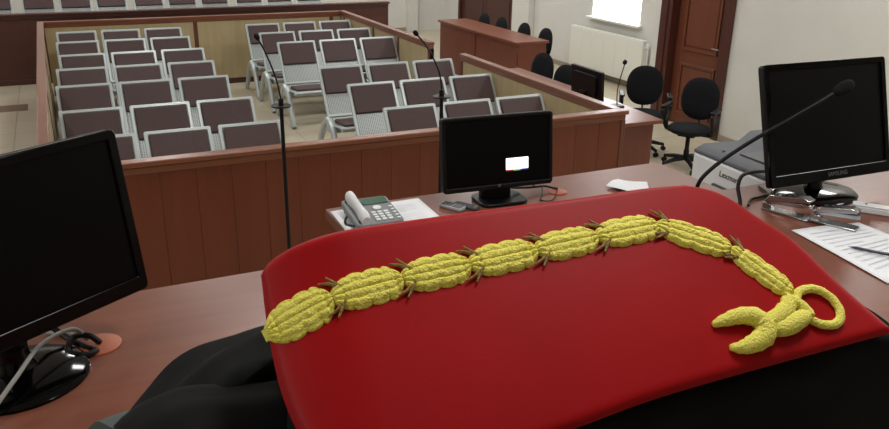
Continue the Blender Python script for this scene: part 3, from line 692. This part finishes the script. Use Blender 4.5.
rb = thing('judge_robe', 'black robe with a wide stiff red satin collar embroidered in gold, in front', 'robe', (0, 0, 0))
TH = .010
def col_pt(s, t, side):
    p = coons(s, t); e = min(s, 1-s, t*1.0, 1-t)     # roll the rim
    e_m = min(s*.55, (1-s)*.5, t*.28, (1-t)*.28)
    k = max(0, 1-e_m/.012); h = -TH*.5*(1-math.sqrt(max(0, 1-k*k))); dr_ = -.009*max(0, 1-t/.07)**2*(1-s)**.6
    return surf(p.x, p.y, (h if not side else -TH-h)+dr_)
q = MB(); q.grid(lambda s, t: col_pt(s, t, 0), 120, 70); q.grid(lambda s, t: col_pt(s, t, 1), 120, 70)
q.build('collar', M['satin'], rb)
# folded-over far rim of the collar
rim = [surf(topE(i/60).x, topE(i/60).y, -.008) for i in range(61)]

# gold chain of embroidered motifs
def motif(a, b, W, lab=None, dull=False):
    A, B = uv(*a), uv(*b); ax = (B-A); Ln = ax.length; ax.normalize(); py = Vector((-ax.y, ax.x))
    q = MB(); nu, nv = 64, 40
    def hw(s):
        e = min(1, (s/.24))**.75*min(1, ((1-s)/.2))**.6 if 0 < s < 1 else 0
        return W*(.30+.54*e+.16*abs(math.sin(4*PI*s))**.6*e)
    def fn(i, j):
        s = -.04+1.10*i; t = 2*j-1; s_ = max(0, min(1, s)); w_ = hw(s_)
        p = A+ax*(s*Ln)+py*(t*w_)
        dome = .0048*math.sqrt(max(0, 1-t*t))
        x_ = t*W/ .0031; rid = .0016*abs(math.sin(x_*PI/2.6))**.6 
        tw = .00012*math.sin(s*140+t*7)+.0008*noise.noise(Vector((p.x*230, p.y*230, 3)))
        bar = -.0013*math.exp(-((s-.16)/.02)**2)-.0013*math.exp(-((s-.9)/.02)**2)
        edge = max(0, 1-abs(t)**8)
        endk = min(1, i*14, (1-i)*14)
        return surf(p.x, p.y, -.0008+(dome+(rid+tw+bar)*edge)*endk)
    q.grid(fn, nu, nv)
    # thin stitched antennae at the start
    for sg in (() if dull else (1, -1)):
        for dx, le in ((.10, 1.0), (-.02, .82)):
            P0 = A+ax*(Ln*.15)+py*(sg*W*.4); P1 = A+ax*(Ln*(.02+dx*.6))+py*(sg*W*.72); P2 = A+ax*(Ln*(-.10+dx))+py*(sg*W*le*1.08)
            q.tube([surf(P.x, P.y, .0025) for P in (P0, P1, P2)], [.0022, .0015, .0009], 6, 1)
    o = q.build('embroidered_motif', [M['gold'], M['gold_dull']], rb)
    return o
nk_ = [(266, 321), (332, 296), (402, 279), (469, 266), (535, 252), (595, 239), (655, 227), (729, 250), (791, 293)]
Wp = [.0205, .0185, .0180, .0175, .0170, .0168, .0162, .0140]
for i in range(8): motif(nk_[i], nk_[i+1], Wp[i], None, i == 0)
# neck knots between motifs
# clasp: knot, ring and crescent
def rope(pts, rad, name, k=6, tw=1.0, flat=.8):
    P = smooth_path([Vector((*uv(*p), 0)) for p in pts], k); n = len(P); q = MB(); ring = 12; vs = []; fs = []
    rs = [rad(i/(n-1)) if callable(rad) else rad for i in range(n)]
    for i, p in enumerate(P):
        d_ = (P[min(i+1, n-1)]-P[max(i-1, 0)]).normalized(); a_ = Vector((-d_.y, d_.x, 0))
        for j in range(ring):
            t_ = 2*PI*j/ring; r_ = rs[i]*(1+.05*math.sin(3*t_+i*1.3*tw)+.06*noise.noise(p*300+Vector((j, 0, 0))))
            x_ = p+a_*math.cos(t_)*r_; vs.append(surf(x_.x, x_.y, rs[i]*.5+math.sin(t_)*r_*flat))
    for i in range(n-1):
        for j in range(ring): j2 = (j+1) % ring; fs.append((i*ring+j, i*ring+j2, (i+1)*ring+j2, (i+1)*ring+j))
    fs += [tuple(range(ring)), tuple((n-1)*ring+j for j in range(ring))]
    q.add(vs, fs, 0, True); return q.build(name, M['gold'], rb)
rope([(794, 303), (797, 294), (806, 290), (818, 291), (831, 299), (839, 311), (838, 322), (829, 326), (816, 324), (806, 318)], .0044, 'embroidered_ring', 6)
rope([(711, 327), (722, 323), (738, 319), (753, 321), (762, 330), (760, 340), (749, 347), (738, 350), (728, 349)], lambda t: .0022+.0078*math.sin(PI*min(1, max(0, t)))**.8, 'embroidered_crescent', 7)
rope([(762, 328), (772, 322), (784, 311), (786, 301)], lambda t: .0065+.002*math.sin(PI*t), 'embroidered_knot', 6)
rope([(768, 332), (782, 330), (796, 322), (806, 317)], lambda t: .006+.003*math.sin(PI*t), 'embroidered_knot', 6)
rope([(783, 300), (794, 304), (803, 311), (808, 318)], lambda t: .006, 'embroidered_knot', 6)
rope([(766, 330), (780, 322), (795, 316)], lambda t: .004, 'embroidered_knot', 6)

# black cloth of the robe: falls from under the collar on every side
loop = []
NL = 160
for i in range(40): loop.append(topE(i/40))
for i in range(40): loop.append(rgtE(i/40))
for i in range(40): loop.append(botE(1-i/40))
for i in range(40): loop.append(lefE(1-i/40))
cen = sum(loop, Vector((0, 0)))/len(loop)
levels = [(0, .90, 0), (.004, .975, .012), (.03, 1.0, .03), (.10, 1.03, .08), (.22, 1.07, .18), (.38, 1.12, .34), (.55, 1.15, .55), (.68, 1.17, .78)]
vs = []
for li, (k, sc_, dz) in enumerate(levels):
    for i, p in enumerate(loop):
        d_ = p-cen; front = max(0, -(d_.normalized().y)); right = max(0, d_.normalized().x)
        a = 2*PI*i/NL
        fold = .014*min(1, li/4)*math.sin(a*13+1.5*math.sin(a*3)+li*.25)
        left = max(0, -(d_.normalized().x)); grow = sc_+(.10*front+.55*right*front)*min(1, li/3)-left*(sc_-.94 if sc_ > .94 else 0)
        q2 = cen+d_*grow+d_.normalized()*fold
        if li < 3: base_p = surf(q2.x, q2.y, -TH-.002-(.0 if li == 0 else .004*li))
        else: base_p = surf(q2.x, q2.y, -TH-.014)
        hz = .0 if li < 3 else dz
        base_p = base_p-Vector((0, 0, hz*.95)); vs.append(base_p)
q = MB(); nL = len(levels)
q.add(vs, [(l*NL+i, l*NL+(i+1) % NL, (l+1)*NL+(i+1) % NL, (l+1)*NL+i) for l in range(nL-1) for i in range(NL)], 0, True)
q.build('robe_body', M['robe'], rb, solid=.003)
# sleeve lying towards the lower left, folded back on itself
def atd(px, py, dist):
    d_ = R_*(px-444.5)-U_*(py-214.5)+F_*FPX; return CAM+d_.normalized()*dist
def cloth_tube(pts, rad, name, matl, seed=0, flat=.75, amp=.10, k=8, parent=None):
    P = smooth_path(pts, k); n = len(P); ring = 40; vs = []; prev = None
    for i, p in enumerate(P):
        d_ = (P[min(i+1, n-1)]-P[max(i-1, 0)]).normalized(); a_ = Vector((0, 0, 1)).cross(d_).normalized(); b_ = d_.cross(a_)
        r_ = rad(i/(n-1))
        for j in range(ring):
            t_ = 2*PI*j/ring; w_ = 1+amp*math.sin(4*t_+i*.12+seed)+amp*.6*math.sin(9*t_-i*.2+seed)+.08*noise.noise(Vector((math.cos(t_)*2, math.sin(t_)*2, i*.12+seed)))
            vs.append(p+a_*math.cos(t_)*r_*w_+b_*math.sin(t_)*r_*w_*flat)
    fs = [(i*ring+j, i*ring+(j+1) % ring, (i+1)*ring+(j+1) % ring, (i+1)*ring+j) for i in range(n-1) for j in range(ring)]
    fs += [tuple(range(ring)), tuple((n-1)*ring+j for j in range(ring))]
    q = MB(); q.add(vs, fs, 0, True); return q.build(name, matl, parent or rb)
sl = cloth_tube([atd(350, 380, .86), atd(285, 387, .85), atd(235, 410, .83), atd(203, 450, .81), atd(195, 510, .79)], lambda t: .088-.02*t, 'sleeve', M['robe'], 1)
cloth_tube([atd(280, 440, .77), atd(225, 447, .765), atd(180, 458, .76), atd(150, 490, .75)], lambda t: .066-.008*t, 'sleeve_fold', M['robe'], 3, .8, .05)
cloth_tube([atd(175, 452, .80), atd(145, 462, .79), atd(115, 474, .78)], lambda t: .055, 'cuff_lining', M['cuff'], 5, .8, .03)

# high-backed chair that carries the robe
hc = thing('high_back_chair', 'black high-backed chair hidden beneath the draped robe', 'chair', (.42, .52, DA), math.radians(-10))
MB().prism(rrect(.34, .1, .03, 4), .55, 1.14).build('backrest', M['fabric'], hc, bevel=.02)
MB().prism(rrect(.5, .46, .06, 5, 0, -.05), .42, .5).build('seat', M['fabric'], hc, bevel=.02)
MB().tube([(0, .0, .44), (0, .06, .5), (0, .05, .6)], .03, 8).build('back_support', M['plastic'], hc)
MB().lathe([(.035, .1), (.035, .43)], 16).build('gas_column', M['plastic'], hc)
q = MB()
for k in range(5):
    a = 2*PI*k/5; q.tube([(0, 0, .1), (math.cos(a)*.3, math.sin(a)*.3, .05)], [.03, .02], 8)
q.build('star_base', M['plastic'], hc)
for k in range(5):
    a = 2*PI*k/5; MB().lathe([(.02, -.02), (.03, -.012), (.03, .012), (.02, .02)], 14, 0, T((math.cos(a)*.3, math.sin(a)*.3, .03)) @ Rz(math.degrees(a)) @ Rx(90)).build('caster', M['plastic'], hc)

# ------------------------------------------------------------------ light: ceiling lamps and daylight through the window
def area(name, loc, sx, sy, e, col=(1, .97, .92), rot=(0, 0, 0)):
    l = bpy.data.lights.new(name, 'AREA'); l.shape = 'RECTANGLE'; l.size = sx; l.size_y = sy; l.energy = e; l.color = col
    o = bpy.data.objects.new(name, l); COL.objects.link(o); o.location = loc; o.rotation_euler = rot; return o
for x in (-2, 1.2, 4.4, 6.3):
    for y in (1.0, 4.6, 8.2, 11.8, 14.8):
        area('ceiling_lamp', (x, y, ZC-.03), .6, .6, 31, (1, .985, .96))
area('window_daylight', (XR+.25, (WY0+WY1)/2, (WZ0+WZ1)/2), 1.5, 1.2, 35, (.92, .96, 1), (0, math.radians(90), 0))
w = bpy.data.worlds.new('world'); sc.world = w; w.use_nodes = True
w.node_tree.nodes['Background'].inputs[0].default_value = (.95, .98, 1, 1); w.node_tree.nodes['Background'].inputs[1].default_value = 5
sc.view_settings.view_transform = 'Standard'; sc.view_settings.look = 'None'; sc.view_settings.gamma = 1; sc.view_settings.use_curve_mapping = False
sc.view_settings.exposure = 0
sc.cycles.use_denoising = True
